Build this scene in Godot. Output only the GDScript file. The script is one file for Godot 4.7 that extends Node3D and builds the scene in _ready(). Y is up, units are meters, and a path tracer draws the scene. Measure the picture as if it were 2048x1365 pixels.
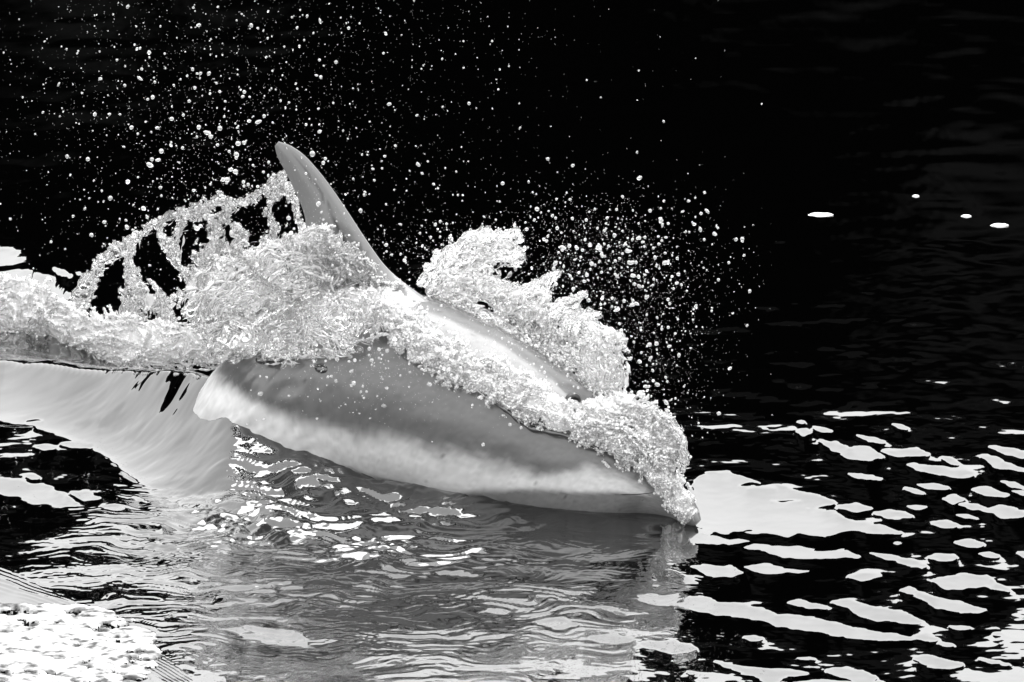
extends Node3D
# A dolphin breaking the surface of dark, hill-shaded water under a white sky. Monochrome: every base colour is a neutral grey.

# ---------------------------------------------------------------- measures
const ELEV := deg_to_rad(16.0)      # how steeply the camera looks down
const DIST := 18.0                  # metres from the camera to the middle of the dolphin
const PPM := 800.0                  # photograph pixels per metre there
const AIM_Y := 0.465
const YAW := 0.5                    # metres towards the camera per metre along x: the dolphin's heading
var eye := Vector3(0, AIM_Y + DIST * sin(ELEV), DIST * cos(ELEV))
var kpx := 1.0 / (PPM * DIST)
var rng := RandomNumberGenerator.new()
var used := {}
var M := {}

func ray(u: float, v: float) -> Vector3:
	var a := (u - 1024.0) * kpx
	var b := (682.5 - v) * kpx
	return Vector3(a, -sin(ELEV) + b * cos(ELEV), -cos(ELEV) - b * sin(ELEV))

# where the sight line of a measured spot meets the upright plane at depth z
func P(u: float, v: float, z: float) -> Vector3:
	var r := ray(u, v)
	return eye + r * ((z - eye.z) / r.z)

# where it meets the level water
func W(u: float, v: float) -> Vector3:
	var r := ray(u, v)
	return eye + r * (-eye.y / r.y)

func uv_of(p: Vector3) -> Vector2:
	var d := p - eye
	var depth := -d.y * sin(ELEV) - d.z * cos(ELEV)
	return Vector2(1024.0 + d.x / depth / kpx, 682.5 - (d.y * cos(ELEV) - d.z * sin(ELEV)) / depth / kpx)

func zs(u: float) -> float:
	return (u - 1370.0) / PPM * YAW - 0.25 * (clampf(530.0 - u, 0.0, 400.0) / 200.0) ** 2      # the tail trails away

# ---------------------------------------------------------------- scene helpers
func numbered(called: String) -> String:
	var n: int = used.get(called, 0)
	used[called] = n + 1
	return called if n == 0 else "%s_%03d" % [called, n]

func tag(o: Node, label: String, category := "", group := "", kind := "") -> void:
	if label: o.set_meta("label", label)
	if category: o.set_meta("category", category)
	if group: o.set_meta("group", group)
	if kind: o.set_meta("kind", kind)

func thing(called: String, label: String, category: String, at := Vector3.ZERO, group := "", kind := "") -> Node3D:
	var o := Node3D.new()
	o.name = numbered(called)
	add_child(o, true)
	o.position = at
	tag(o, label, category, group, kind)
	return o

func put(called: String, mesh: Mesh, mat: Material, parent: Node = null) -> MeshInstance3D:
	var o := MeshInstance3D.new()
	o.name = numbered(called) if parent == null else called
	o.mesh = mesh
	o.material_override = mat
	(parent if parent else self).add_child(o, true)
	return o

func scatter(called: String, mesh: Mesh, mat: Material, where: Array, parent: Node = null) -> MultiMeshInstance3D:
	var mm := MultiMesh.new()
	mm.transform_format = MultiMesh.TRANSFORM_3D
	mm.mesh = mesh
	mm.instance_count = where.size()
	for i in where.size():
		mm.set_instance_transform(i, where[i])
	var o := MultiMeshInstance3D.new()
	o.name = numbered(called) if parent == null else called
	o.multimesh = mm
	o.material_override = mat
	(parent if parent else self).add_child(o, true)
	o.set_meta("kind", "stuff")
	return o

func normals_of(vs: PackedVector3Array, idx: PackedInt32Array) -> PackedVector3Array:
	var ns := PackedVector3Array()
	ns.resize(vs.size())
	for i in range(0, idx.size(), 3):
		var a := idx[i]
		var b := idx[i + 1]
		var c := idx[i + 2]
		var n := (vs[c] - vs[a]).cross(vs[b] - vs[a])
		ns[a] += n
		ns[b] += n
		ns[c] += n
	for i in ns.size():
		ns[i] = ns[i].normalized() if ns[i].length_squared() > 1e-20 else Vector3.UP
	return ns

func array_mesh(vs: PackedVector3Array, idx: PackedInt32Array, ns := PackedVector3Array(), cols := PackedColorArray()) -> ArrayMesh:
	var a := []
	a.resize(Mesh.ARRAY_MAX)
	a[Mesh.ARRAY_VERTEX] = vs
	a[Mesh.ARRAY_INDEX] = idx
	a[Mesh.ARRAY_NORMAL] = ns if ns.size() else normals_of(vs, idx)
	if cols.size():
		a[Mesh.ARRAY_COLOR] = cols
	var m := ArrayMesh.new()
	m.add_surface_from_arrays(Mesh.PRIMITIVE_TRIANGLES, a)
	return m

func noise(seed_: int, freq: float, oct := 1, kind := FastNoiseLite.TYPE_SIMPLEX_SMOOTH, fractal := FastNoiseLite.FRACTAL_FBM) -> FastNoiseLite:
	var n := FastNoiseLite.new()
	n.seed = seed_
	n.noise_type = kind
	n.frequency = freq
	n.fractal_type = fractal if oct > 1 else FastNoiseLite.FRACTAL_NONE
	n.fractal_octaves = oct
	return n

func grey(l: float) -> Color:
	return Color(l, l, l).linear_to_srgb()

func mat(l: float, rough: float, spec := 0.5) -> StandardMaterial3D:
	var m := StandardMaterial3D.new()
	m.albedo_color = grey(l)
	m.roughness = rough
	m.metallic_specular = spec
	return m

func clear_water(alpha: float, l: float, rough: float) -> StandardMaterial3D:
	var m := mat(l, rough)
	m.albedo_color.a = alpha
	m.refraction_enabled = true
	m.refraction_scale = 0.033
	return m

# a knobbly drop
func drop_mesh(seed_: int, rings: int, knob: float, stretch: Vector3) -> ArrayMesh:
	var n := noise(seed_, 0.9)
	var vs := PackedVector3Array()
	var idx := PackedInt32Array()
	var segs := rings * 2
	for i in rings + 1:
		var a := PI * i / rings
		for j in segs + 1:
			var b := TAU * j / segs
			var d := Vector3(sin(a) * cos(b), cos(a), sin(a) * sin(b))
			vs.append(d * stretch * (1.0 + knob * n.get_noise_3dv(d * 1.3)))
	for i in rings:
		for j in segs:
			var k := i * (segs + 1) + j
			idx.append_array([k, k + segs + 1, k + 1, k + 1, k + segs + 1, k + segs + 2])
	var ns := PackedVector3Array()
	for k in vs.size():
		ns.append((vs[k] / (stretch * stretch)).normalized())
	return array_mesh(vs, idx, ns)

func tube(path: PackedVector3Array, radii: PackedFloat32Array, sides := 8) -> ArrayMesh:
	var vs := PackedVector3Array()
	var idx := PackedInt32Array()
	for i in path.size():
		var t := (path[mini(i + 1, path.size() - 1)] - path[maxi(i - 1, 0)]).normalized()
		var a := t.cross(Vector3(0.2, 0.3, 1).normalized()).normalized()
		var b := t.cross(a)
		for j in sides:
			var f := TAU * j / sides
			vs.append(path[i] + (a * cos(f) + b * sin(f)) * radii[i])
	for i in path.size() - 1:
		for j in sides:
			var k := i * sides + j
			var l := i * sides + (j + 1) % sides
			idx.append_array([k, l, k + sides, l, l + sides, k + sides])
	return array_mesh(vs, idx)

# a smooth curve through measured rows of numbers, sampled n times
func smooth_rows(rows: Array, n: int) -> Array:
	var out := []
	var w: int = rows[0].size()
	for i in n + 1:
		var x := float(i) / n * (rows.size() - 1)
		var k := mini(int(x), rows.size() - 2)
		var f := x - k
		var r := []
		for c in w:
			r.append(cubic_interpolate(rows[k][c], rows[k + 1][c], rows[maxi(k - 1, 0)][c], rows[mini(k + 2, rows.size() - 1)][c], f))
		out.append(r)
	return out

# ---------------------------------------------------------------- the body's spine: measured spot and half thickness (photograph pixels)
const SPINE := [[60, 1090, 26], [150, 1045, 42], [260, 1015, 62], [380, 945, 86], [500, 848, 128], [600, 782, 160], [700, 752, 176], [800, 757, 179], [900, 790, 172], [1000, 838, 164], [1100, 885, 142], [1180, 917, 124], [1240, 940, 104], [1285, 960, 80], [1318, 980, 52], [1350, 1003, 34], [1380, 1030, 22], [1396, 1046, 9]]

# depth of the body's near surface at a measured spot
func zbody(u: float, v: float) -> float:
	var best := 1e9
	var z := zs(u)
	for i in SPINE.size() - 1:
		var a := Vector2(SPINE[i][0], SPINE[i][1])
		var b := Vector2(SPINE[i + 1][0], SPINE[i + 1][1])
		var f := clampf((Vector2(u, v) - a).dot(b - a) / (b - a).length_squared(), 0, 1)
		var r := lerpf(SPINE[i][2], SPINE[i + 1][2], f)
		var d := (Vector2(u, v) - a.lerp(b, f)).length()
		if d / r < best:
			best = d / r
			z = zs(lerpf(a.x, b.x, f)) + r * sqrt(maxf(0.0, 1.0 - minf(d / r, 1.0) ** 2)) / PPM * 0.95
	return z

# ---------------------------------------------------------------- water
# Wave faces that tip towards the viewer: [u, v, half height, ...] runs, in the pixels of an enlargement (scale, offset)
const RIGHT := [
	[735, 110, 3, 770, 110, 14, 808, 113, 3], [740, 62, 2, 758, 63, 4, 775, 64, 2], [818, 92, 2, 835, 95, 4, 860, 99, 8, 915, 109, 2], [1215, 75, 2, 1250, 84, 7, 1292, 95, 2],
	[1035, 130, 3, 1100, 147, 9, 1178, 165, 3], [850, 155, 4, 920, 182, 18, 1000, 213, 20, 1080, 212, 26, 1170, 232, 4], [1163, 207, 3, 1230, 212, 12, 1330, 208, 14, 1400, 226, 3],
	[1462, 240, 3, 1500, 255, 12, 1550, 270, 2], [1290, 268, 3, 1340, 278, 14, 1450, 300, 14, 1560, 312, 17, 1620, 320, 5], [995, 316, 3, 1050, 322, 12, 1100, 330, 8, 1165, 342, 2],
	[1335, 365, 3, 1400, 373, 14, 1495, 383, 6], [1275, 392, 3, 1330, 402, 8, 1375, 409, 3], [1615, 398, 3, 1680, 405, 14, 1795, 418, 8], [1700, 188, 4, 1780, 205, 14, 1880, 226, 12],
	[1663, 235, 4, 1720, 256, 18, 1800, 276, 10, 1880, 300, 5], [1760, 352, 4, 1820, 368, 10, 1880, 387, 6], [1808, 395, 3, 1880, 408, 10], [1470, 437, 4, 1520, 438, 18, 1575, 442, 5],
	[1550, 462, 3, 1620, 482, 10, 1700, 498, 6, 1760, 495, 26, 1880, 512, 10], [1292, 482, 3, 1340, 482, 9, 1388, 482, 3], [945, 486, 4, 1030, 487, 16, 1110, 490, 5], [1122, 512, 3, 1200, 520, 14, 1315, 529, 4],
	[1530, 518, 2, 1590, 524, 8, 1645, 540, 2], [1418, 566, 3, 1480, 567, 16, 1535, 570, 8],
	[150, 560, 60, 200, 520, 110, 230, 500, 128, 275, 470, 150, 330, 432, 130, 380, 432, 132, 500, 460, 122, 620, 485, 103, 720, 500, 92, 800, 545, 66, 900, 555, 45, 1000, 567, 25, 1150, 588, 15, 1260, 611, 3],
	[700, 430, 30, 800, 447, 30, 920, 464, 6], [100, 620, 18, 300, 612, 27, 400, 618, 20, 510, 628, 3],
	[465, 660, 4, 530, 657, 18, 700, 688, 28, 850, 700, 20, 960, 705, 14, 1050, 728, 5], [1103, 710, 3, 1200, 733, 10, 1300, 760, 12, 1385, 780, 3], [1530, 658, 4, 1600, 660, 18, 1670, 670, 4],
	[1398, 738, 4, 1460, 735, 12, 1530, 733, 10], [1648, 716, 2, 1700, 722, 9, 1750, 730, 3], [1840, 712, 2, 1880, 724, 12], [208, 768, 4, 300, 778, 26, 400, 788, 24, 465, 800, 4],
	[478, 770, 4, 560, 772, 20, 700, 782, 12, 798, 788, 3], [30, 826, 20, 120, 826, 22, 200, 838, 14, 245, 848, 3], [995, 825, 3, 1070, 826, 13, 1155, 825, 5],
	[1422, 855, 5, 1480, 860, 24, 1600, 852, 30, 1680, 852, 24, 1740, 880, 10, 1803, 903, 3], [1258, 902, 4, 1300, 898, 18, 1350, 925, 10, 1440, 958, 20, 1560, 975, 22, 1640, 992, 10, 1685, 996, 3],
	[-60, 940, 12, 0, 940, 25, 100, 940, 28, 250, 955, 30, 400, 985, 28, 550, 1010, 22, 650, 1045, 28, 800, 1055, 26, 950, 1090, 28, 1050, 1110, 22, 1200, 1123, 14, 1320, 1137, 4],
	[1320, 1130, 4, 1380, 1133, 14, 1442, 1144, 4], [693, 955, 3, 745, 955, 16, 820, 972, 10, 888, 982, 3], [915, 955, 4, 980, 960, 14, 1050, 990, 26, 1150, 1015, 22, 1280, 1035, 20, 1360, 1055, 4],
	[1503, 1075, 3, 1550, 1078, 7, 1604, 1080, 3], [1720, 1121, 2, 1740, 1121, 4, 1762, 1121, 2], [473, 1130, 3, 510, 1132, 11, 562, 1134, 4], [-40, 1172, 8, 0, 1172, 14, 100, 1175, 24, 200, 1182, 14, 232, 1188, 3],
	[328, 1260, 3, 400, 1280, 10, 500, 1305, 14, 600, 1325, 30, 700, 1312, 12, 790, 1315, 4], [600, 1355, 4, 680, 1366, 12], [888, 1300, 5, 950, 1303, 18, 1050, 1325, 30, 1130, 1335, 8],
	[720, 1362, 6, 900, 1366, 16, 1100, 1362, 16, 1180, 1366, 2], [1325, 1240, 4, 1400, 1250, 22, 1500, 1268, 15, 1568, 1273, 4], [1648, 1244, 2, 1720, 1260, 5, 1800, 1275, 3],
	[1445, 1163, 2, 1490, 1170, 4, 1520, 1170, 2], [740, 1236, 2, 800, 1234, 4, 830, 1240, 2], [185, 1306, 2, 205, 1310, 5, 225, 1312, 2], [1225, 660, 2, 1240, 662, 5, 1255, 663, 2]]
const RIGHT_HOLES := [[445, 372, 2, 500, 376, 14, 630, 388, 5], [605, 442, 2, 680, 446, 8, 755, 447, 2]]
const LEFT := [
	[355, 162, 4, 450, 190, 20, 560, 210, 10, 740, 208, 4],
	[290, 400, 4, 335, 400, 8, 385, 405, 3], [385, 415, 6, 480, 420, 25, 560, 430, 20, 650, 430, 14], [480, 465, 5, 560, 480, 22, 650, 470, 35, 760, 480, 40, 850, 480, 50, 980, 480, 50],
	[130, 466, 3, 170, 465, 7, 212, 468, 3], [232, 456, 3, 290, 453, 11, 350, 462, 5], [205, 142, 3, 232, 143, 6, 258, 144, 3], [100, 578, 2, 125, 580, 6, 148, 584, 2],
	[-20, 610, 22, 60, 625, 28, 150, 640, 32, 240, 665, 20, 297, 680, 4], [270, 640, 3, 320, 650, 14, 382, 662, 4], [508, 648, 3, 530, 655, 10, 560, 666, 2], [385, 690, 4, 430, 693, 10, 472, 700, 3],
	[580, 608, 3, 650, 618, 10, 720, 628, 12, 820, 635, 4], [885, 840, 3, 950, 848, 12, 1060, 855, 5], [868, 1160, 4, 950, 1170, 22, 1050, 1185, 22, 1200, 1212, 14, 1360, 1203, 3], [-20, 75, 10, 20, 76, 9, 45, 82, 3],
	[-20, 1005, 40, 100, 1050, 35, 250, 1085, 30, 400, 1120, 15, 540, 1150, 4], [245, 838, 2, 260, 841, 5, 275, 845, 2]]
const LEFT_HOLES := [[100, 372, 2, 135, 372, 4, 165, 373, 2], [-20, 388, 3, 60, 392, 7, 130, 395, 3], [560, 300, 2, 660, 305, 5, 740, 300, 2]]
const MIDDLE := [[870, 1148, 2, 905, 1152, 6, 965, 1156, 2], [1075, 1248, 3, 1110, 1250, 7, 1155, 1252, 3], [1180, 1277, 3, 1220, 1278, 8, 1265, 1280, 3], [960, 1222, 2, 1000, 1222, 5, 1060, 1224, 2], [1060, 1105, 3, 1110, 1108, 8, 1180, 1100, 3],
	[-20, 515, 18, 25, 515, 14, 48, 525, 3], [105, 540, 3, 125, 547, 6, 142, 555, 3], [150, 545, 2, 158, 548, 3, 166, 552, 2], [-20, 575, 30, 60, 565, 26, 100, 575, 20, 140, 595, 5], [270, 600, 10, 320, 605, 14, 345, 612, 6], [120, 690, 2, 130, 693, 3, 140, 694, 1]]

# the swell that the body lifts: crest as it is seen [u, v], its height, and the v of its foot
const SWELL := [[-120, 716, 0.06, 848], [-20, 720, 0.06, 852], [100, 732, 0.065, 860], [180, 747, 0.09, 895], [260, 746, 0.128, 940], [330, 744, 0.168, 985], [390, 742, 0.205, 1020], [440, 742, 0.24, 1045], [490, 768, 0.225, 1060], [540, 835, 0.15, 1055], [600, 905, 0.085, 1045], [690, 940, 0.06, 1045], [750, 980, 0.025, 1030], [900, 1000, 0.018, 1050], [1050, 1015, 0.016, 1065], [1200, 1030, 0.018, 1075], [1330, 1044, 0.012, 1082], [1400, 1050, 0.0, 1084]]

func build_water() -> void:
	var swell := []
	for e in SWELL:
		var rr := ray(e[0], e[1])
		var p: Vector3 = eye + rr * ((e[2] - eye.y) / rr.y)
		swell.append([p.x, p.z, e[2], W(e[0], e[3]).z - p.z])
	var vs_rows := PackedFloat32Array()          # measured heights in the picture, far to near
	var v := -30.0
	while v < 1400.0:
		vs_rows.append(v)
		v += 8.0 if v < 470 else 3.2 if v < 820 else 1.5
	var zlist := PackedFloat32Array()
	for z in [-900.0, -500.0, -300.0, -180.0, -110.0, -70.0, -45.0, -30.0, -20.0, -15.0]:
		zlist.append(z)
	for vv in vs_rows:
		zlist.append(W(1024, vv).z)
	for z in [2.6, 3.5, 5.0, 8.0, 13.0, 20.0, 40.0, 90.0, 300.0]:
		zlist.append(z)
	var xs := PackedFloat32Array()
	for x in [-900.0, -400.0, -180.0, -80.0, -40.0, -20.0, -10.0, -6.0, -4.0, -3.0]:
		xs.append(x)
	var x := -2.3
	while x < 2.3:
		xs.append(x)
		x += 0.003 if absf(x) < 1.36 else 0.02
	for e in [3.0, 4.0, 6.0, 10.0, 20.0, 40.0, 80.0, 180.0, 400.0, 900.0]:
		xs.append(e)
	var nc := xs.size()
	var nr := zlist.size()
	var slope := PackedFloat32Array()
	slope.resize(nc * nr)
	var v_row := PackedFloat32Array()
	var s_row := PackedFloat32Array()            # pixels per metre of x in each row
	for z in zlist:
		var a := uv_of(Vector3(0, 0, z))
		v_row.append(a.y)
		s_row.append(uv_of(Vector3(1, 0, z)).x - a.x)
	var wob := noise(3, 0.035, 3)
	var wob2 := noise(4, 0.012, 2)
	for pass_ in 5:
		var list: Array = [RIGHT, LEFT, MIDDLE, RIGHT_HOLES, LEFT_HOLES][pass_]
		var sc: float = [2.504, 1.909, 1.0, 2.504, 1.909][pass_]
		var ou: float = [1300.0, 0.0, 0.0, 1300.0, 0.0][pass_]
		var ov: float = [820.0, 650.0, 0.0, 820.0, 650.0][pass_]
		for run in list:
			var us := PackedFloat32Array()
			var vc := PackedFloat32Array()
			var hh := PackedFloat32Array()
			var lo := 1e9
			var hi := -1e9
			for i in range(0, run.size(), 3):
				us.append(ou + run[i] / sc)
				vc.append(ov + run[i + 1] / sc)
				hh.append(run[i + 2] / sc)
				lo = minf(lo, vc[-1] - hh[-1])
				hi = maxf(hi, vc[-1] + hh[-1])
			for r in nr:
				if v_row[r] < lo - 14 or v_row[r] > hi + 14 or zlist[r] < -14 or zlist[r] > 2.5:
					continue
				for c in nc:
					var u: float = 1024.0 + xs[c] * s_row[r]
					if u < us[0] - 12 or u > us[-1] + 12:
						continue
					var k := 0
					while k < us.size() - 2 and u > us[k + 1]:
						k += 1
					var f := clampf((u - us[k]) / (us[k + 1] - us[k]), 0, 1)
					f = f * f * (3 - 2 * f)
					var h := lerpf(hh[k], hh[k + 1], f) + minf(0, u - us[0]) + minf(0, us[-1] - u)
					var d := h - absf(v_row[r] - lerpf(vc[k], vc[k + 1], f) + 0.35 * h * wob2.get_noise_2d(u, v_row[r] * 3))
					d += minf(h * 0.5 + 1.0, 3.5) * wob.get_noise_2d(u * 0.6, v_row[r] * 4.0)
					var s := smoothstep(-3.0, 3.0, d)
					var at := r * nc + c
					if pass_ == 4:
						slope[at] = lerpf(slope[at], -1.5, s)
					elif pass_ == 3:
						slope[at] = lerpf(slope[at], 0.0, s)
					else:
						slope[at] = maxf(slope[at], s)
	# heights: integrate the slopes towards the viewer, letting the level come back over a hand's breadth
	var hgt := PackedFloat32Array()
	hgt.resize(nc * nr)
	var n1 := noise(11, 1.0, 2)
	var n2 := noise(12, 1.0, 3)
	var n3 := noise(13, 1.0, 2)
	var lev := PackedFloat32Array()
	lev.resize(nc)
	var sw_z := PackedFloat32Array()
	var sw_a := PackedFloat32Array()
	var sw_l := PackedFloat32Array()
	for c in nc:
		var k := 0
		while k < swell.size() - 2 and xs[c] > swell[k + 1][0]:
			k += 1
		var f := clampf((xs[c] - swell[k][0]) / (swell[k + 1][0] - swell[k][0]), 0, 1)
		sw_z.append(lerpf(swell[k][1], swell[k + 1][1], f))
		sw_a.append(lerpf(swell[k][2], swell[k + 1][2], f) * smoothstep(-2.3, -1.5, xs[c]) * (1.0 + lerpf(0.5, 0.08, smoothstep(-1.15, -0.85, xs[c])) * wob2.get_noise_2d(xs[c] * 420.0, 40.0)))
		sw_z[c] += 0.05 * wob2.get_noise_2d(xs[c] * 260.0, 3.0)
		sw_l.append(lerpf(swell[k][3], swell[k + 1][3], f) * (1.0 + 0.3 * wob2.get_noise_2d(xs[c] * 330.0, 90.0)))
	for arr in [sw_z, sw_a, sw_l]:
		for rep_ in 2:
			var was: PackedFloat32Array = arr.duplicate()
			for c in range(22, nc - 22):
				if absf(xs[c]) > 1.5:
					continue
				var total := 0.0
				for k in range(-18, 19):
					total += was[c + k]
				arr[c] = total / 37.0
	var tmp := PackedFloat32Array()
	tmp.resize(nc)
	for r in range(1, nr):
		var z := zlist[r]
		var dz := z - zlist[r - 1]
		var inside := z > -14.0 and z < 2.5
		for c in nc:
			var at := r * nc + c
			var xx := xs[c]
			if not inside or absf(xx) > 2.4:
				lev[c] = 0.0
				hgt[at] = 0.0
				continue
			lev[c] = lev[c] * exp(-dz / 0.3) - slope[at] * 0.1 * dz
			var u: float = 1024.0 + xx * s_row[r]
			var vv := v_row[r]
			# how broken the surface is here
			var e := Vector2((u - 760.0) / 700.0, (vv - 1140.0) / 235.0).length()
			var rough := smoothstep(1.15, 0.5, e) * smoothstep(1475.0, 1390.0, u) * (1.0 - 0.6 * absf(slope[at]))
			rough *= lerpf(1.0, 0.5, smoothstep(1140.0, 1270.0, vv))
			rough *= 1.0 - 0.45 * smoothstep(1.0, 0.5, Vector2((u - 1230.0) / 260.0, (vv - 1110.0) / 110.0).length())
			var h := lev[c]
			if sw_a[c] > 0.0:
				var dd := z - sw_z[c] + 0.02 * wob2.get_noise_2d(u * 0.4, vv * 0.5)
				if dd > -0.4 and dd < sw_l[c]:
					var q := clampf(dd / sw_l[c], 0, 1) if dd > 0 else -dd / 0.4
					h += sw_a[c] * (1.0 - q * q * (3.0 - 2.0 * q) if dd < 0 else pow(1.0 - q, 1.8))
					var lift := sw_a[c] / 0.25 * (1.0 - q)
					h += lift * (0.007 * n2.get_noise_2d(xx * 5.0 - z * 4.0, z * 11.0 + xx * 3.0) + 0.004 * n1.get_noise_2d(xx * 3.0, z * 5.0))
			if rough > 0.0:
				var wx := xx + 0.10 * n3.get_noise_2d(xx * 3.0 + 9.0, z * 3.0)
				var wz := z + 0.06 * n3.get_noise_2d(xx * 4.0, z * 4.0 + 30.0)
				var patchy := smoothstep(-0.25, 0.35, n3.get_noise_2d(xx * 1.8 + 3.0, z * 3.0 + 50.0))
				var swirl := smoothstep(1.0, 0.4, Vector2((u - 690.0) / 430.0, (vv - 1020.0) / 140.0).length())
				h += rough * ((0.008 + 0.010 * swirl) * n1.get_noise_2d(wx * 1.5, wz * 3.6) + (0.0066 * patchy + 0.013 * swirl) * n2.get_noise_2d(wx * 6.0, wz * 21.0))
				h += rough * 0.0016 * n2.get_noise_2d(wx * 16.0 + 70.0, wz * 60.0)
			h += 0.0012 * n3.get_noise_2d(xx * 2.5, z * 3.0) + 0.0004 * n2.get_noise_2d(xx * 7.0, z * 9.0)
			# capillary ripples on the near left wave
			var along := vv - (1142.0 + 0.42 * u + 0.0004 * u * u)
			if u < 420 and along > -16 and along < 46:
				h += 0.0006 * (0.6 + 0.8 * n3.get_noise_2d(xx * 5.0, z * 5.0)) * sin(along * 0.95 + u * 0.1 + 3.0 * n3.get_noise_2d(xx * 4.0 + 20.0, z * 4.0)) * smoothstep(-16.0, 0.0, along) * smoothstep(46.0, 20.0, along) * smoothstep(420.0, 300.0, u)
			hgt[at] = h
		if inside:
			for rep_ in 2:
				for c in range(1, nc - 1):
					tmp[c] = 0.25 * (lev[c - 1] + lev[c + 1]) + 0.5 * lev[c]
				for c in range(1, nc - 1):
					lev[c] = tmp[c]
	var pv := PackedVector3Array()
	var pn := PackedVector3Array()
	pv.resize(nc * nr)
	pn.resize(nc * nr)
	for r in nr:
		for c in nc:
			var at := r * nc + c
			pv[at] = Vector3(xs[c], hgt[at], zlist[r])
			if r == 0 or c == 0 or r == nr - 1 or c == nc - 1:
				pn[at] = Vector3.UP
			else:
				var dx := (hgt[at + 1] - hgt[at - 1]) / (xs[c + 1] - xs[c - 1])
				var dzz := (hgt[at + nc] - hgt[at - nc]) / (zlist[r + 1] - zlist[r - 1])
				pn[at] = Vector3(-dx, 1, -dzz).normalized()
	var idx := PackedInt32Array()
	idx.resize((nc - 1) * (nr - 1) * 6)
	var w := 0
	for r in nr - 1:
		for c in nc - 1:
			var k := r * nc + c
			idx[w] = k
			idx[w + 1] = k + 1
			idx[w + 2] = k + nc
			idx[w + 3] = k + 1
			idx[w + 4] = k + nc + 1
			idx[w + 5] = k + nc
			w += 6
	var o := put("water", array_mesh(pv, idx, pn), M.sea)
	tag(o, "dark rippled water with bright patches of reflected sky", "", "", "structure")
	print("water quads ", (nc - 1) * (nr - 1))

func build_hill() -> void:
	# the wooded slope across the water; only its reflection is in the picture
	var n := noise(21, 0.02, 4)
	var n2 := noise(22, 0.25, 3)
	var vs := PackedVector3Array()
	var idx := PackedInt32Array()
	var tones := PackedColorArray()
	var cols := 260
	var rows := 34
	for r in rows + 1:
		for c in cols + 1:
			var a := lerpf(-1.45, 1.45, float(c) / cols)
			var f := float(r) / rows
			var d := 120.0 + 110.0 * f
			var top := 62.0 * (1.0 + 0.10 * n.get_noise_1d(a * 90.0))
			var y := -1.0 + top * sin(minf(f * 1.25, 1.0) * PI * 0.5) * (1.0 - 0.3 * maxf(0.0, f - 0.8) / 0.2)
			y += 3.2 * n2.get_noise_2d(a * 160.0, d) * minf(f * 6, 1)
			var tone := 0.0035 * (1.0 + 1.4 * n.get_noise_2d(a * 60.0, y * 3.0))
			tones.append(Color(tone, tone, tone))
			vs.append(Vector3(sin(a) * d * 1.15, y, -cos(a) * d + 10.0))
	for r in rows:
		for c in cols:
			var k := r * (cols + 1) + c
			idx.append_array([k, k + cols + 1, k + 1, k + 1, k + cols + 1, k + cols + 2])
	var o := put("hill", array_mesh(vs, idx, PackedVector3Array(), tones), M.hill)
	tag(o, "dark wooded hillside across the water", "", "", "structure")

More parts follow.
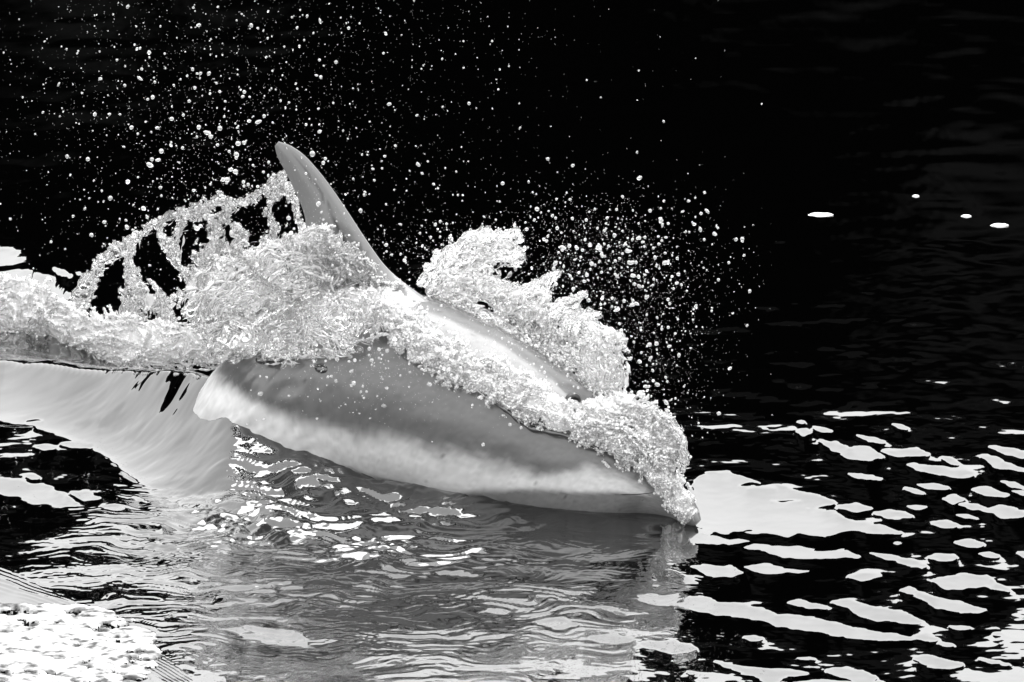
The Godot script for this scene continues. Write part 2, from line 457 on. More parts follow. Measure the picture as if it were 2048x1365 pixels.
# ---------------------------------------------------------------- dolphin
func build_dolphin() -> void:
	var base := P(1000, 838, zs(1000))
	base.y = 0
	var root := thing("dolphin", "grey dolphin diving forward through the surface with its curved fin raised", "dolphin", base)
	var rows := smooth_rows(SPINE, 280)
	var seg := 132
	var ctr := []
	for r in rows:
		ctr.append(P(r[0], r[1], zs(r[0])))
	var vs := PackedVector3Array()
	var idx := PackedInt32Array()
	var cols := PackedColorArray()
	var film := noise(31, 1.0, 2)
	var mott := noise(32, 1.0, 4)
	var rake := noise(33, 1.6, 2, FastNoiseLite.TYPE_SIMPLEX, FastNoiseLite.FRACTAL_RIDGED)
	var side0 := Vector3(-YAW, 0, 1).normalized()
	for i in rows.size():
		var t: Vector3 = (ctr[mini(i + 1, rows.size() - 1)] - ctr[maxi(i - 1, 0)]).normalized()
		var up := side0.cross(t).normalized()
		if up.y < 0: up = -up
		var side := t.cross(up).normalized()
		if side.z < 0: side = -side
		var rad: float = rows[i][2] / PPM
		var u: float = rows[i][0]
		for j in seg:
			var f := TAU * j / seg
			var q := cos(f)
			var p: Vector3 = ctr[i] + (up * q * (1.0 if q > 0.0 else 1.3) + side * sin(f) * 0.93) * rad
			# ripples of the film of water that still runs off the flank
			var wet := smoothstep(780.0, 560.0, u) * smoothstep(350.0, 480.0, u)
			var rp := 0.0075 * wet * film.get_noise_2d((p.x * 0.75 + p.y * 0.66) * 7.0, (p.x * -0.66 + p.y * 0.75) * 24.0)
			rp += 0.0012 * film.get_noise_2d(p.x * 9.0 + 7.0, p.y * 16.0)
			p += (up * q + side * sin(f)) * rp
			vs.append(p - base)
			# skin: dark cape, pale flank, grey belly
			var wob := 0.10 * mott.get_noise_2d(p.x * 5.0, f * 1.5) + 0.05 * mott.get_noise_2d(p.x * 22.0, f * 6.0)
			var edge := cape_edge(u)
			var pale := smoothstep(edge + 0.16, edge - 0.16, q + wob)
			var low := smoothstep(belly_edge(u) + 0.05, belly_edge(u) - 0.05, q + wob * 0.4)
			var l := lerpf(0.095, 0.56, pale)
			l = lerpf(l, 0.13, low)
			if u > 1310: l = lerpf(l, 0.16, smoothstep(1300.0, 1330.0, u))
			l *= 1.0 + 0.22 * mott.get_noise_2d(p.x * 40.0, f * 14.0)
			var mark := rake.get_noise_2d(p.x * 5.0 + p.y * 6.0, p.y * 22.0 - p.x * 4.0)
			l *= 1.0 - 0.6 * smoothstep(0.86, 0.97, mark) * smoothstep(0.05, 0.3, mott.get_noise_2d(p.x * 9.0, p.y * 9.0 + 40.0))
			cols.append(Color(l, l, l))
	for i in rows.size() - 1:
		for j in seg:
			var k := i * seg + j
			var m := i * seg + (j + 1) % seg
			idx.append_array([k, k + seg, m, m, k + seg, m + seg])
	for cap in 2:
		var at: int = 0 if cap == 0 else rows.size() - 1
		vs.append(ctr[at] - base)
		cols.append(cols[at * seg])
		for j in seg:
			var k := at * seg + j
			var m := at * seg + (j + 1) % seg
			idx.append_array([vs.size() - 1, k, m] if cap == 0 else [vs.size() - 1, m, k])
	# dorsal fin, flaring into the back at its root
	var lead := smooth_rows([[557, 283], [582, 292], [612, 314], [650, 358], [690, 415], [730, 476], [772, 534], [822, 578], [880, 620]], 40)
	var trail := smooth_rows([[549, 292], [555, 314], [572, 347], [592, 388], [607, 426], [613, 466], [612, 520], [600, 580], [590, 640]], 40)
	var first := vs.size()
	var across := 22
	for i in 41:
		for j in across * 2:
			var k := j if j <= across else 2 * across - j
			var f := float(k) / across
			f = 0.5 - 0.5 * cos(f * PI)
			var au: float = lerpf(trail[i][0], lead[i][0], f)
			var av: float = lerpf(trail[i][1], lead[i][1], f)
			var chord: float = Vector2(lead[i][0] - trail[i][0], lead[i][1] - trail[i][1]).length() / PPM
			var flare := 1.0 + 2.2 * smoothstep(26.0, 40.0, i)
			var half := chord * 0.085 * flare * sqrt(maxf(0.0, 1.0 - f)) * minf(1.0, f * 2.2) * 1.5
			var p := P(au, av, zs(au)) + side0 * half * (1.0 if j <= across else -1.0)
			vs.append(p - base)
			var rim := smoothstep(0.80, 0.93, f)
			var l := 0.14 + 0.05 * rim + 0.012 * mott.get_noise_2d(au * 0.2, av * 0.2)
			# the dark wet seam behind the leading edge
			var seam := f - (0.72 - 0.10 * i / 40.0) - 0.03 * mott.get_noise_1d(i * 1.7)
			l *= 1.0 - 0.75 * smoothstep(0.05, 0.01, absf(seam)) * smoothstep(6.0, 14.0, i)
			cols.append(Color(l, l, l))
	var w2 := across * 2
	for i in 40:
		for j in w2:
			var k := first + i * w2 + j
			var m := first + i * w2 + (j + 1) % w2
			idx.append_array([k, m, k + w2, m, m + w2, k + w2])
	var tip := Vector3.ZERO
	for j in w2: tip += vs[first + j] / w2
	vs.append(tip)
	cols.append(Color(0.1, 0.1, 0.1))
	for j in w2:
		idx.append_array([vs.size() - 1, first + (j + 1) % w2, first + j])
	put("body", array_mesh(vs, idx, PackedVector3Array(), cols), M.skin, root)
	# blowhole: a dark crescent slit on top of the head
	var bh := PackedVector3Array()
	var br := PackedFloat32Array()
	for i in 13:
		var a := lerpf(-0.2, PI + 0.2, i / 12.0)
		var uu := 1146.0 + 13.0 * cos(a)
		var vv := 803.0 - 10.0 * sin(a)
		bh.append(P(uu, vv, zbody(uu, vv) + 0.004) - base)
		br.append(0.0025 + 0.0065 * sin(PI * i / 12.0))
	put("blowhole", tube(bh, br), M.dark_skin, root)
	var ml := PackedVector3Array()
	var mr := PackedFloat32Array()
	var line := smooth_rows([[1090, 962], [1130, 976], [1190, 986], [1250, 990], [1300, 987], [1318, 980]], 30)
	for i in 31:
		var uu: float = line[i][0]
		var vv: float = line[i][1]
		ml.append(P(uu, vv, zbody(uu, vv) - 0.001) - base)
		mr.append(0.0008 * sin(PI * (i + 0.5) / 31.0) + 0.0004)
	put("mouth_line", tube(ml, mr), M.dark_skin, root)

func cape_edge(u: float) -> float:
	const E := [[300.0, 1.3], [490.0, 1.2], [545.0, 0.62], [580.0, 0.15], [605.0, -0.02], [640.0, -0.22], [720.0, -0.33], [800.0, -0.37], [900.0, -0.31], [1000.0, -0.21], [1080.0, -0.17], [1130.0, -0.18], [1170.0, -0.05], [1220.0, 0.22], [1300.0, 0.25], [1400.0, 0.3]]
	for i in E.size() - 1:
		if u < E[i + 1][0]:
			return lerpf(E[i][1], E[i + 1][1], clampf((u - E[i][0]) / (E[i + 1][0] - E[i][0]), 0, 1))
	return 0.3

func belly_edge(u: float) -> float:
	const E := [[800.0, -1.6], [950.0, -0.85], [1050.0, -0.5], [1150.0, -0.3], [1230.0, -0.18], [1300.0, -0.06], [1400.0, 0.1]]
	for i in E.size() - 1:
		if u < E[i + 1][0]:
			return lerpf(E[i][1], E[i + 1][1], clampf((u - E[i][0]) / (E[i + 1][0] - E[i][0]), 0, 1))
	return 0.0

# ---------------------------------------------------------------- splashes: thrown sheets of water with a front, a back and torn edges
# strokes: runs of [u, v, radius]; depth: spot -> z; grain: direction (degrees in the picture) along which the water is drawn out
func splash(root: Node3D, strokes: Array, depth: Callable, thick: float, grain: float, tear: float, seed_: int, cell := 2.5, beads := 0.1, fine := 1.0, material: Material = null, lace := 0.3, strands := 0, thread := 1.0) -> void:
	var lo := Vector2(1e9, 1e9)
	var hi := Vector2(-1e9, -1e9)
	for s in strokes:
		for p in s:
			lo = lo.min(Vector2(p[0] - p[2] * 1.3, p[1] - p[2] * 1.3))
			hi = hi.max(Vector2(p[0] + p[2] * 1.3, p[1] + p[2] * 1.3))
	# coarse field of how much water there is, and how deep it lies
	const G := 8.0
	var gw := int((hi.x - lo.x) / G) + 3
	var gh := int((hi.y - lo.y) / G) + 3
	var fm := PackedFloat32Array()
	var fz := PackedFloat32Array()
	var fa_dir := PackedFloat32Array()
	for y in gh:
		for x in gw:
			var p := lo + Vector2(x, y) * G
			var best := -0.7
			var dirn := deg_to_rad(grain)
			for s in strokes:
				for i in s.size() - 1:
					var a := Vector2(s[i][0], s[i][1])
					var b := Vector2(s[i + 1][0], s[i + 1][1])
					var f := clampf((p - a).dot(b - a) / maxf((b - a).length_squared(), 1.0), 0, 1)
					var r := lerpf(s[i][2], s[i + 1][2], f)
					var val := 1.0 - (p - a.lerp(b, f)).length() / r
					if val > best:
						best = val
						dirn = (b - a).angle()
			fm.append(best)
			fa_dir.append(dirn)
			fz.append(depth.call(p.x, p.y))
	var flow := noise(seed_, 0.034 * minf(fine, 1.0), 2 if fine < 0.9 else 3, FastNoiseLite.TYPE_SIMPLEX, FastNoiseLite.FRACTAL_RIDGED)
	var clump := noise(seed_ + 1, 0.022, 3, FastNoiseLite.TYPE_SIMPLEX)
	var crumb := noise(seed_ + 2, 0.06 * fine, 2, FastNoiseLite.TYPE_SIMPLEX)
	var bend := noise(seed_ + 3, 0.010, 2)
	var web := noise(seed_ + 4, 0.045 * fine, 2, FastNoiseLite.TYPE_CELLULAR)
	web.cellular_return_type = FastNoiseLite.RETURN_DISTANCE2_SUB
	var g := Vector2(cos(deg_to_rad(grain)), sin(deg_to_rad(grain)))
	var w := int((hi.x - lo.x) / cell) + 1
	var h := int((hi.y - lo.y) / cell) + 1
	var t := PackedFloat32Array()
	var zc := PackedFloat32Array()
	var rel := PackedFloat32Array()
	t.resize(w * h)
	zc.resize(w * h)
	rel.resize(w * h)
	for y in h:
		for x in w:
			var u: float = lo.x + x * cell
			var v: float = lo.y + y * cell
			var gx := (u - lo.x) / G
			var gy := (v - lo.y) / G
			var k := int(gy) * gw + int(gx)
			var fx := gx - int(gx)
			var fy := gy - int(gy)
			var m := lerpf(lerpf(fm[k], fm[k + 1], fx), lerpf(fm[k + gw], fm[k + gw + 1], fx), fy)
			var at := y * w + x
			if m < -0.55:
				t[at] = -1.0
				continue
			zc[at] = lerpf(lerpf(fz[k], fz[k + 1], fx), lerpf(fz[k + gw], fz[k + gw + 1], fx), fy)
			var bx := u + 26.0 * bend.get_noise_2d(u, v)
			var by := v + 26.0 * bend.get_noise_2d(u + 500.0, v)
			var fa := (bx * g.x + by * g.y) * 0.24
			var fb := -bx * g.y + by * g.x
			var n := flow.get_noise_2d(fa, fb)
			var c := clump.get_noise_2d(bx, by)
			var cr := crumb.get_noise_2d(bx * 0.8 + fa * 0.3, by)
			t[at] = m + tear * (0.5 * n + 0.8 * c + 0.35 * cr - 0.30)
			var wb := web.get_noise_2d(bx * 0.7 + fa * 0.5, by)      # -1 on the threads between the holes of the web
			t[at] += lace * (-0.42 - 1.15 * wb - 0.25)
			rel[at] = 0.6 * n + 0.12 * cr + 0.25 * c - 0.15 * (wb + 0.6)
	var vs := PackedVector3Array()
	var idx := PackedInt32Array()
	var front := PackedInt32Array()
	front.resize(w * h)
	front.fill(-1)
	var spots := []
	for y in h - 1:
		for x in w - 1:
			var at := y * w + x
			if maxf(maxf(t[at], t[at + 1]), maxf(t[at + w], t[at + w + 1])) <= 0.0 or minf(minf(t[at], t[at + 1]), minf(t[at + w], t[at + w + 1])) <= -1.0:
				continue
			for k in [at, at + 1, at + w, at + w + 1]:
				if front[k] < 0:
					front[k] = vs.size()
					var u: float = lo.x + (k % w) * cell
					var v: float = lo.y + (k / w) * cell
					var tt := maxf(t[k], 0.0)
					var half := thick * (sqrt(minf(tt * 2.0, 1.0)) * 0.55 + 0.5 * minf(tt, 1.2)) * (1.0 + 0.9 * rel[k])
					half = maxf(half, 0.0) if tt > 0 else 0.0
					vs.append(P(u, v, zc[k] + half))
					vs.append(P(u, v, zc[k] - half * 0.8))
					if rng.randf() < beads * maxf(0.12, 1.0 + 2.6 * rel[k] - 0.3) and t[k] > -0.1:
						spots.append(P(u + rng.randf_range(-3, 3), v + rng.randf_range(-3, 3), zc[k] + half * 1.02))
			var a := front[at]
			var b := front[at + 1]
			var c := front[at + w]
			var d := front[at + w + 1]
			idx.append_array([a, b, c, b, d, c, a + 1, c + 1, b + 1, b + 1, c + 1, d + 1])
	put("water_sheet", array_mesh(vs, idx), material if material else M.splash, root)
	# threads of water, drawn out along the motion, swelling and thinning into beads
	if strands > 0:
		var tv := PackedVector3Array()
		var ti := PackedInt32Array()
		var turn := noise(seed_ + 7, 0.016, 2)
		var made := 0
		var tries := 0
		while made < strands and tries < strands * 30:
			tries += 1
			var u := rng.randf_range(lo.x, hi.x)
			var v := rng.randf_range(lo.y, hi.y)
			var len_ := int(5 + 26.0 * pow(rng.randf(), 1.6))
			var rad := (0.7 + 2.8 * pow(rng.randf(), 3.5)) * thread
			var off := rng.randf_range(-0.6, 1.15)
			var cross := (rng.randf_range(-1.0, 1.0) ** 3) * 0.9
			var sign_ := 1.0 if rng.randf() < 0.5 else -1.0
			var path := PackedVector3Array()
			var radii := PackedFloat32Array()
			var ph := rng.randf() * TAU
			for i in len_:
				var gx := (u - lo.x) / G
				var gy := (v - lo.y) / G
				if gx < 0 or gy < 0 or gx >= gw - 1 or gy >= gh - 1:
					break
				var k := int(gy) * gw + int(gx)
				if fm[k] < -0.08:
					break
				var x := clampi(int((u - lo.x) / cell), 0, w - 1)
				var y := clampi(int((v - lo.y) / cell), 0, h - 1)
				var bulge := thick * (0.4 + 0.7 * sqrt(clampf(t[y * w + x], 0.0, 1.0)))
				path.append(P(u, v, fz[k] + off * bulge + 0.3 * thick * turn.get_noise_2d(u * 2.0, v * 2.0)))
				radii.append(rad * (1.0 + 0.55 * sin(ph + i * 0.9) + 0.3 * sin(ph * 3.0 + i * 2.1)))
				var an := fa_dir[k] + cross + 1.0 * turn.get_noise_2d(u, v) + 0.5 * sin(ph + i * 0.35)
				u += cos(an) * 4.2 * sign_
				v += sin(an) * 4.2 * sign_
			if path.size() < 4:
				continue
			made += 1
			var first := tv.size()
			var n_ := path.size()
			for i in n_:
				var tg := (path[mini(i + 1, n_ - 1)] - path[maxi(i - 1, 0)]).normalized()
				var sa := tg.cross(Vector3(0.2, 0.3, 1).normalized()).normalized()
				var sb := tg.cross(sa)
				var rr := radii[i] / PPM * sqrt(clampf(minf(i + 0.15, n_ - 0.85 - i) / 3.0, 0.02, 1.0))
				for j in 6:
					tv.append(path[i] + (sa * cos(TAU * j / 6) + sb * sin(TAU * j / 6)) * rr)
			for i in n_ - 1:
				for j in 6:
					var k := first + i * 6 + j
					var l := first + i * 6 + (j + 1) % 6
					ti.append_array([k, l, k + 6, l, l + 6, k + 6])
		var so := put("water_thread", array_mesh(tv, ti), M.thread, root)
		so.set_meta("kind", "stuff")
	var where := []
	for p in spots:
		where.append(drop_at(p, 0.0009 + 0.0032 * pow(rng.randf(), 3.0)))
	if where.size():
		scatter("foam_beads", M.bead_mesh, M.bead, where, root)
	print(root.name, " verts ", vs.size(), " beads ", where.size())

func drop_at(p: Vector3, r: float) -> Transform3D:
	var b := Basis.from_euler(Vector3(rng.randf() * TAU, rng.randf() * TAU, rng.randf() * TAU))
	b = b.scaled_local(Vector3(r, r * (rng.randf_range(0.8, 1.35) if rng.randf() < 0.88 else rng.randf_range(1.3, 1.9)), r * rng.randf_range(0.8, 1.1)))
	return Transform3D(b, p)

func wake_z(u: float) -> float:
	return lerpf(-1.7, -0.5, smoothstep(200.0, 680.0, u))

func build_splashes() -> void:
	var a := thing("splash", "tattered curtain of water falling in strands behind the fin", "splash")
	splash(a, [[[118, 655, 24], [160, 585, 11], [205, 520, 15], [262, 478, 12], [300, 452, 7], [345, 432, 9], [392, 424, 15], [432, 398, 9], [478, 408, 13], [530, 380, 8], [566, 360, 21], [588, 398, 10]],
		[[270, 474, 12], [252, 525, 9], [274, 575, 21], [250, 652, 36]], [[318, 452, 7], [330, 500, 5], [368, 548, 8], [398, 590, 20], [410, 645, 42]], [[372, 430, 8], [345, 482, 17], [352, 528, 6]],
		[[470, 405, 8], [436, 440, 11], [424, 500, 26], [404, 560, 22], [430, 650, 52]], [[452, 440, 7], [486, 472, 13], [452, 540, 34]], [[560, 372, 14], [530, 424, 5], [552, 462, 8], [520, 500, 10], [494, 540, 34]],
		[[590, 400, 8], [596, 440, 5], [612, 470, 12], [598, 490, 18]], [[196, 530, 8], [190, 565, 5], [160, 612, 16], [100, 655, 38]], [[300, 560, 5], [322, 600, 12], [330, 650, 28]]],
		func(u, _v): return wake_z(u), 0.024, 80.0, 0.95, 100, 2.2, 0.06, 1.0, null, 0.5, 380, 1.0)
	var b := thing("splash", "low churned band of white foam trailing in the wake at the left", "splash")
	splash(b, [[[-30, 600, 64], [60, 630, 64], [130, 662, 54], [220, 680, 50], [320, 688, 46], [430, 690, 44], [540, 680, 48], [600, 660, 50]]],
		func(u, v): return lerpf(-1.75, -0.75, smoothstep(0.0, 600.0, u)) - (v - 690.0) * -0.0006, 0.040, 20.0, 0.5, 200, 2.0, 0.2, 1.1, M.froth, 0.45, 300, 1.0)
	var c := thing("splash", "broad glassy sheet of water draped over the back below the fin", "splash")
	splash(c, [[[430, 600, 70], [520, 560, 75], [600, 540, 75], [680, 570, 75], [730, 620, 50]], [[470, 660, 60], [560, 640, 80], [660, 640, 70], [730, 640, 40]], [[560, 500, 36], [640, 485, 28], [690, 520, 34]]],
		func(u, v): return maxf(zbody(u, v) + 0.035, wake_z(u)), 0.030, 120.0, 0.42, 300, 2.2, 0.06, 0.65, null, 0.3, 380, 1.0)
	var d := thing("splash", "frothy ribbon of foam running down the flank to the snout", "splash")
	splash(d, [[[640, 482, 28], [700, 540, 36], [760, 606, 42], [820, 660, 40], [880, 708, 36], [940, 746, 34], [1010, 782, 31], [1080, 816, 30], [1160, 854, 27], [1250, 890, 36], [1310, 928, 32], [1345, 980, 26], [1376, 1030, 18]], [[985, 722, 12], [1056, 765, 18], [1110, 806, 18]], [[800, 615, 12], [860, 680, 22]]],
		func(u, v): return zbody(u, v) + 0.018, 0.026, 40.0, 0.55, 400, 2.0, 0.5, 1.0, M.froth, 0.8, 200, 0.8)
	var lip := PackedVector3Array()
	var lr := PackedFloat32Array()
	var run := smooth_rows([[960, 790], [1000, 812], [1030, 834], [1062, 856], [1100, 864], [1140, 874], [1170, 892], [1205, 902]], 50)
	for i in 51:
		var uu: float = run[i][0]
		var vv: float = run[i][1]
		lip.append(P(uu, vv, zbody(uu, vv) + 0.006))
		lr.append(0.0015 + 0.009 * pow(sin(PI * (i + 0.3) / 51.0), 0.7) * (0.75 + 0.25 * sin(i * 0.9)))
	put("rolled_lip", tube(lip, lr, 10), M.sea, d)
	var e := thing("splash", "crown of torn water lobes leaping from the far side of the back", "splash")
	splash(e, [[[846, 562, 12], [890, 524, 30], [950, 494, 34], [1000, 494, 32], [1030, 512, 20]], [[890, 560, 26], [960, 566, 42], [1010, 590, 28]], [[926, 488, 9], [972, 462, 11], [988, 476, 10]], [[1000, 480, 9], [1030, 464, 9], [1040, 478, 8]],
		[[1020, 610, 24], [1075, 578, 22], [1118, 542, 7]], [[1050, 630, 20], [1085, 600, 16]], [[1085, 640, 20], [1130, 612, 17], [1168, 588, 6]], [[1135, 650, 18], [1172, 632, 16], [1196, 630, 8]],
		[[860, 580, 10], [950, 622, 16], [1030, 668, 12], [1120, 734, 6], [1180, 786, 10]]],
		func(u, v): return zs(u) - 0.06 - 0.0012 * maxf(0.0, lerpf(575.0, 790.0, (u - 850.0) / 340.0) - v), 0.024, -55.0, 0.45, 500, 1.8, 0.1, 0.65, null, 0.6, 330, 1.2)
	splash(e, [[[1020, 630, 26], [1090, 690, 46], [1170, 740, 44], [1190, 790, 20]]],
		func(u, v): return zs(u) - 0.10 - 0.0008 * maxf(0.0, lerpf(575.0, 790.0, (u - 850.0) / 340.0) - v), 0.014, 80.0, 0.7, 550, 2.0, 0.25, 1.0, null, 1.5, 110, 0.8)
	var f := thing("splash", "tall plume of water standing above the forehead", "splash")
	splash(f, [[[1182, 650, 22], [1215, 690, 32], [1216, 760, 34], [1218, 815, 46]], [[1225, 690, 20], [1240, 680, 10]], [[1180, 690, 20], [1196, 770, 24]]],
		func(u, v): return zs(u) - 0.02 - 0.0004 * (800.0 - v), 0.030, 85.0, 0.5, 600, 2.0, 0.12, 0.7, null, 0.5, 140, 1.1)
	var g := thing("splash", "white mass of foam bursting over the head", "splash")
	splash(g, [[[1196, 822, 26], [1250, 825, 46], [1305, 858, 42], [1330, 895, 40], [1262, 872, 50], [1200, 842, 44]]],
		func(u, v): return maxf(zbody(u, v), zs(u)) + 0.03, 0.035, 30.0, 0.42, 700, 2.0, 0.35, 1.0, M.froth, 0.35, 140, 0.9)
	var t := thing("splash", "curling tongue of water hooked over in front of the snout", "splash")
	splash(t, [[[1318, 838, 18], [1345, 858, 17], [1362, 890, 13], [1369, 915, 12], [1366, 942, 5]]],
		func(u, _v): return zs(u) + 0.05, 0.016, 70.0, 0.3, 800, 1.8, 0.1, 1.0, null, 0.3, 40, 1.0)
	var s := thing("foam_patch", "flat patch of bubbly white foam at the near left corner", "foam")
	splash_flat(s)

func splash_flat(root: Node3D) -> void:
	var n := noise(900, 0.016, 4, FastNoiseLite.TYPE_SIMPLEX)
	var n2 := noise(901, 0.06, 3, FastNoiseLite.TYPE_SIMPLEX)
	var vs := PackedVector3Array()
	var idx := PackedInt32Array()
	var w := 320
	var h := 170
	var t := PackedFloat32Array()
	var tones := PackedColorArray()
	for y in h:
		for x in w:
			var u: float = -30.0 + x * 1.25
			var v := 1195.0 + y * 1.1
			var e := 1.0 - Vector2((u - 80.0) / 235.0, (v - 1305.0) / 95.0).length()
			var m := minf(e * 3.0 + 0.25, 0.45) + e * 0.45 - 0.24 + smoothstep(-0.12, 0.1, e) * 1.05 * n.get_noise_2d(u * 0.6, v * 3.2) + smoothstep(-0.12, 0.1, e) * 0.22 * n2.get_noise_2d(u * 0.35, v * 2.4)
			t.append(m)
			var tone := clampf(0.26 + 0.4 * n2.get_noise_2d(u * 0.35 + 90.0, v * 1.9) + 0.4 * n.get_noise_2d(u + 300.0, v * 3.0) + 0.25 * m, 0.02, 0.75)
			tones.append(Color(tone, tone, tone))
			var p := W(u, v)
			p.y = 0.003 + 0.004 * sqrt(maxf(m, 0.0)) + 0.002 * maxf(m, 0.0) * n2.get_noise_2d(u * 0.5, v * 2.0) - 0.04 * clampf(-m, 0.0, 0.4)
			vs.append(p)
	for y in h - 1:
		for x in w - 1:
			var k := y * w + x
			if maxf(maxf(t[k], t[k + 1]), maxf(t[k + w], t[k + w + 1])) > 0.0:
				idx.append_array([k, k + 1, k + w, k + 1, k + w + 1, k + w])
	put("foam_sheet", array_mesh(vs, idx, PackedVector3Array(), tones), M.mottled, root)

# ---------------------------------------------------------------- drops in the air
# [u, v, spread u, spread v, count, size bias, depth offset, depth spread]
const CLOUDS := [
	[430, 210, 230, 170, 1500, 1.0, 0], [330, 300, 110, 120, 260, 1.7, 0], [480, 330, 90, 60, 200, 1.9, 0], [200, 120, 300, 160, 900, 0.55, 0], [760, 300, 220, 170, 750, 0.7, 0], [700, 60, 260, 70, 350, 0.75, 0], [480, 470, 130, 50, 260, 1.7, 0], [250, 500, 90, 60, 90, 1.2, 0],
	[1190, 560, 110, 90, 1700, 1.25, 1], [1130, 480, 130, 50, 500, 1.2, 1], [1300, 640, 90, 110, 650, 1.05, 1], [850, 500, 90, 50, 420, 1.0, 1], [1240, 720, 70, 60, 350, 1.2, 1], [1330, 780, 60, 60, 150, 1.0, 1], [1400, 560, 90, 130, 170, 0.8, 1],
	[680, 720, 110, 70, 420, 1.3, 2], [900, 640, 130, 70, 520, 1.0, 2], [780, 700, 90, 50, 260, 1.5, 2], [1000, 740, 100, 50, 300, 1.2, 2], [1080, 700, 70, 50, 200, 1.0, 2], [800, 820, 110, 40, 60, 0.9, 2], [650, 420, 40, 60, 90, 0.8, 2]]

func drop_label(d: Array) -> String:
	var size := "large" if d[0] > 4.2 else "middling" if d[0] > 3.0 else "small round"
	var u: float = d[1]
	var v: float = d[2]
	var place := "hanging over the smooth dark upper flank"
	if d[4] == 2:
		place = "over the pale lower flank" if v > 830 else "before the back between ribbon and crown" if v < 560.0 + (u - 780.0) * 0.6 else "close to the fin's root" if u < 720 and v < 560 else "hanging before the dark upper flank"
	elif d[4] == 1:
		place = "between the fin and the first lobe" if u < 980 and v < 560 else "above the crown of torn lobes" if v < 480 else "out ahead of the plume over the dark water" if u > 1280 and v < 700 else "beside the white foam over the head" if v > 690 else "among the dense spray behind the plume"
	else:
		place = "near the top above the fin" if v < 110 and u > 330 else "far behind the fin in thin spray" if u < 230 else "right beside the fin's curved tip" if u > 480 and v < 330 and u < 640 else "ahead of the fin over dark water" if u >= 640 else "just above the falling curtain" if v > 330 and v < 420 else "between the strands of the curtain" if v >= 420 else "in the arc of spray behind the fin"
	return size + " water droplet " + place

func build_drops() -> void:
	var all := []
	for c in CLOUDS:
		for i in int(c[4] * 1.3):
			var u: float = rng.randfn(c[0], c[2])
			var v: float = rng.randfn(c[1], c[3])
			if u < -20 or u > 1560 or v < -20 or v > 900:
				continue
			if c[6] == 1 and v > lerpf(600.0, 860.0, (u - 900.0) / 420.0) and u < 1320:
				continue
			var r: float = (0.45 + 3.7 * pow(rng.randf(), 10.0)) * (0.35 + 0.6 * c[5])
			var z: float
			if c[6] == 2:
				if v > 905: continue
				z = zbody(u, v) + 0.03 + absf(rng.randfn(0, 0.06))
			elif c[6] == 1:
				z = zs(u) - 0.12 + rng.randfn(0, 0.16)
			else:
				z = zs(u) + rng.randfn(0, 0.22)
			all.append([r, u, v, z, c[6]])
	all.sort_custom(func(a, b): return a[0] > b[0])
	var small := [[], [], []]
	var groups := ["droplets around the fin", "droplets beyond the head", "droplets before the flank"]
	for i in all.size():
		var d: Array = all[i]
		var tr := drop_at(P(d[1], d[2], d[3]), d[0] / PPM * 0.95)
		if i < 300:
			var o := put("water_droplet", M.drops[i % 4], M.drop)
			o.transform = tr
			tag(o, drop_label(d), "droplet", groups[d[4]])
		else:
			small[d[4]].append(tr)
	var names := ["fine spray of countless tiny drops around the fin", "fine spray of countless tiny drops beyond the head", "fine spray of countless tiny drops before the flank"]
	for k in 3:
		var o := scatter("spray", M.drop_small, M.drop, small[k])
		tag(o, names[k], "spray", "", "stuff")
	print("drops ", all.size())

func build_small() -> void:
	# air bubbles riding on the water that runs off the flank
	var lab := ["dark air bubble farthest left of the three beside the foam", "dark air bubble touching the pale ring in the middle", "largest dark bubble standing alone on the flank"]
	var spots := [[526, 719, 17], [562, 717, 14], [648, 736, 20]]
	for i in 3:
		var s: Array = spots[i]
		var p := P(s[0], s[1], zbody(s[0], s[1]) + 0.002)
		var o := put("air_bubble", M.drops[0], M.sea)
		o.transform = Transform3D(Basis.from_scale(Vector3(s[2], s[2] * 0.62, s[2]) / PPM), p)
		tag(o, lab[i], "bubble", "bubbles on the flank")
	# flecks of foam drifting far behind
	var flecks := [[1642, 430, 24, "long white fleck of foam, leftmost of those drifting far behind"], [1832, 393, 7, "small white fleck of foam floating farthest up the dark water"], [1933, 433, 10, "round white fleck of foam between the small and the wide one"], [2000, 451, 17, "wide white fleck of foam nearest the edge of the dark water"]]
	for f in flecks:
		var p := W(f[0], f[1])
		var o := put("foam_fleck", M.drops[2], M.foam)
		o.transform = Transform3D(Basis.from_scale(Vector3(f[2], 3.5, f[2] * 0.5) / PPM * 1.25), p)
		tag(o, f[3], "foam", "flecks of foam drifting behind")

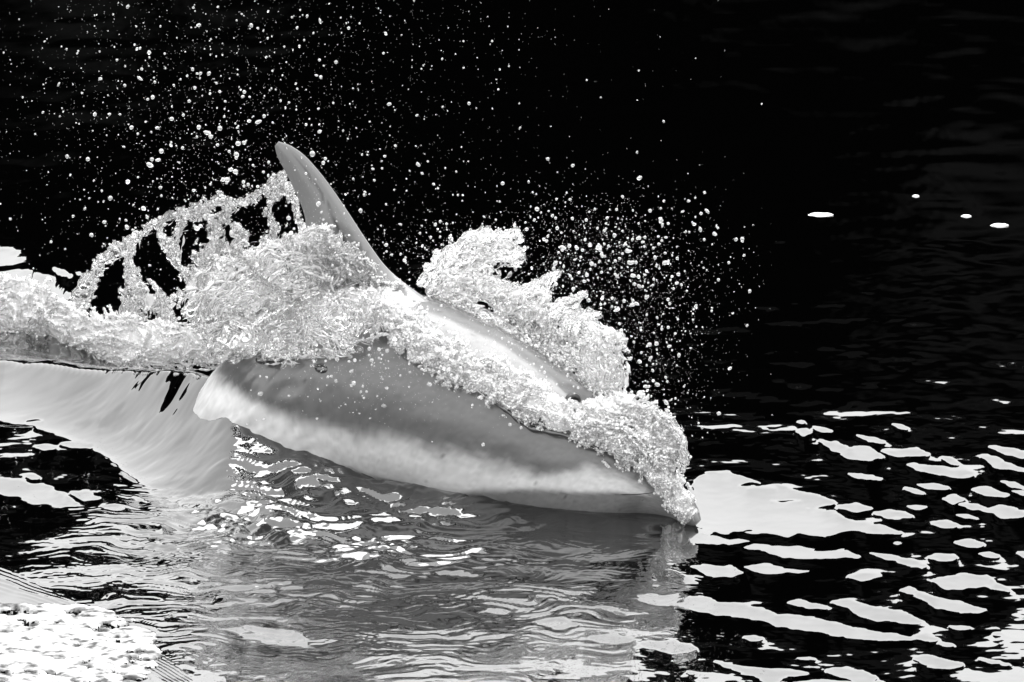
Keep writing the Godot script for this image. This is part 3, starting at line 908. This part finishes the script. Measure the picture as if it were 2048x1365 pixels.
func _ready() -> void:
	rng.seed = 7
	var cam := Camera3D.new()
	cam.name = "camera"
	add_child(cam)
	cam.look_at_from_position(eye, Vector3(0, AIM_Y, 0))
	cam.fov = rad_to_deg(2.0 * atan(682.5 * kpx))
	cam.near = 0.5
	cam.far = 3000.0
	cam.current = true

	var env := Environment.new()
	env.background_mode = Environment.BG_SKY
	env.tonemap_mode = Environment.TONE_MAPPER_LINEAR
	env.tonemap_exposure = 2.3
	env.sdfgi_enabled = true
	env.ssao_enabled = true
	env.ssil_enabled = true
	var cloud := noise(51, 1.6, 4)
	var im := Image.create(512, 256, false, Image.FORMAT_RGBF)
	for y in 256:
		var el := PI * (0.5 - (y + 0.5) / 256.0)
		for x in 512:
			var az := TAU * x / 512.0
			var d := Vector3(cos(el) * cos(az), sin(el), cos(el) * sin(az))
			var l := 0.95 + 0.2 * maxf(0.0, d.y) + 0.10 * cloud.get_noise_3dv(d * Vector3(1, 2.2, 1))
			im.set_pixel(x, y, Color(l, l, l))
	var pano := PanoramaSkyMaterial.new()
	pano.panorama = ImageTexture.create_from_image(im)
	env.sky = Sky.new()
	env.sky.sky_material = pano
	var we := WorldEnvironment.new()
	we.name = "world"
	we.environment = env
	add_child(we)
	var sun := DirectionalLight3D.new()
	sun.name = "sun"
	sun.light_energy = 0.5
	sun.light_angular_distance = 45.0
	sun.shadow_enabled = true
	sun.rotation_degrees = Vector3(-76, 150, 0)
	add_child(sun)

	M.sea = mat(0.0004, 0.02, 1.0)
	M.sea.clearcoat_enabled = true
	M.sea.clearcoat = 0.8
	M.sea.clearcoat_roughness = 0.02
	M.hill = mat(1.0, 1.0, 0.0)
	M.hill.vertex_color_use_as_albedo = true
	M.skin = mat(1.0, 0.2, 0.6)
	M.skin.vertex_color_use_as_albedo = true
	M.dark_skin = mat(0.015, 0.35)
	M.splash = clear_water(0.06, 0.95, 0.03)
	M.thread = clear_water(0.3, 0.95, 0.04)
	M.froth = clear_water(0.31, 0.95, 0.06)
	M.drop = clear_water(0.2, 0.95, 0.02)
	M.foam = mat(0.8, 0.35)
	M.mottled = mat(1.0, 0.4)
	M.mottled.vertex_color_use_as_albedo = true
	M.bead = clear_water(0.45, 0.95, 0.05)
	M.drops = [drop_mesh(1, 8, 0.0, Vector3.ONE), drop_mesh(2, 8, 0.12, Vector3(1, 1.15, 1)), drop_mesh(3, 8, 0.18, Vector3(1, 0.9, 1.05)), drop_mesh(4, 8, 0.1, Vector3(1, 1.4, 0.95))]
	M.drop_small = drop_mesh(5, 5, 0.05, Vector3.ONE)
	M.bead_mesh = drop_mesh(6, 4, 0.1, Vector3.ONE)

	build_water()
	build_hill()
	build_dolphin()
	build_splashes()
	build_small()
	build_drops()
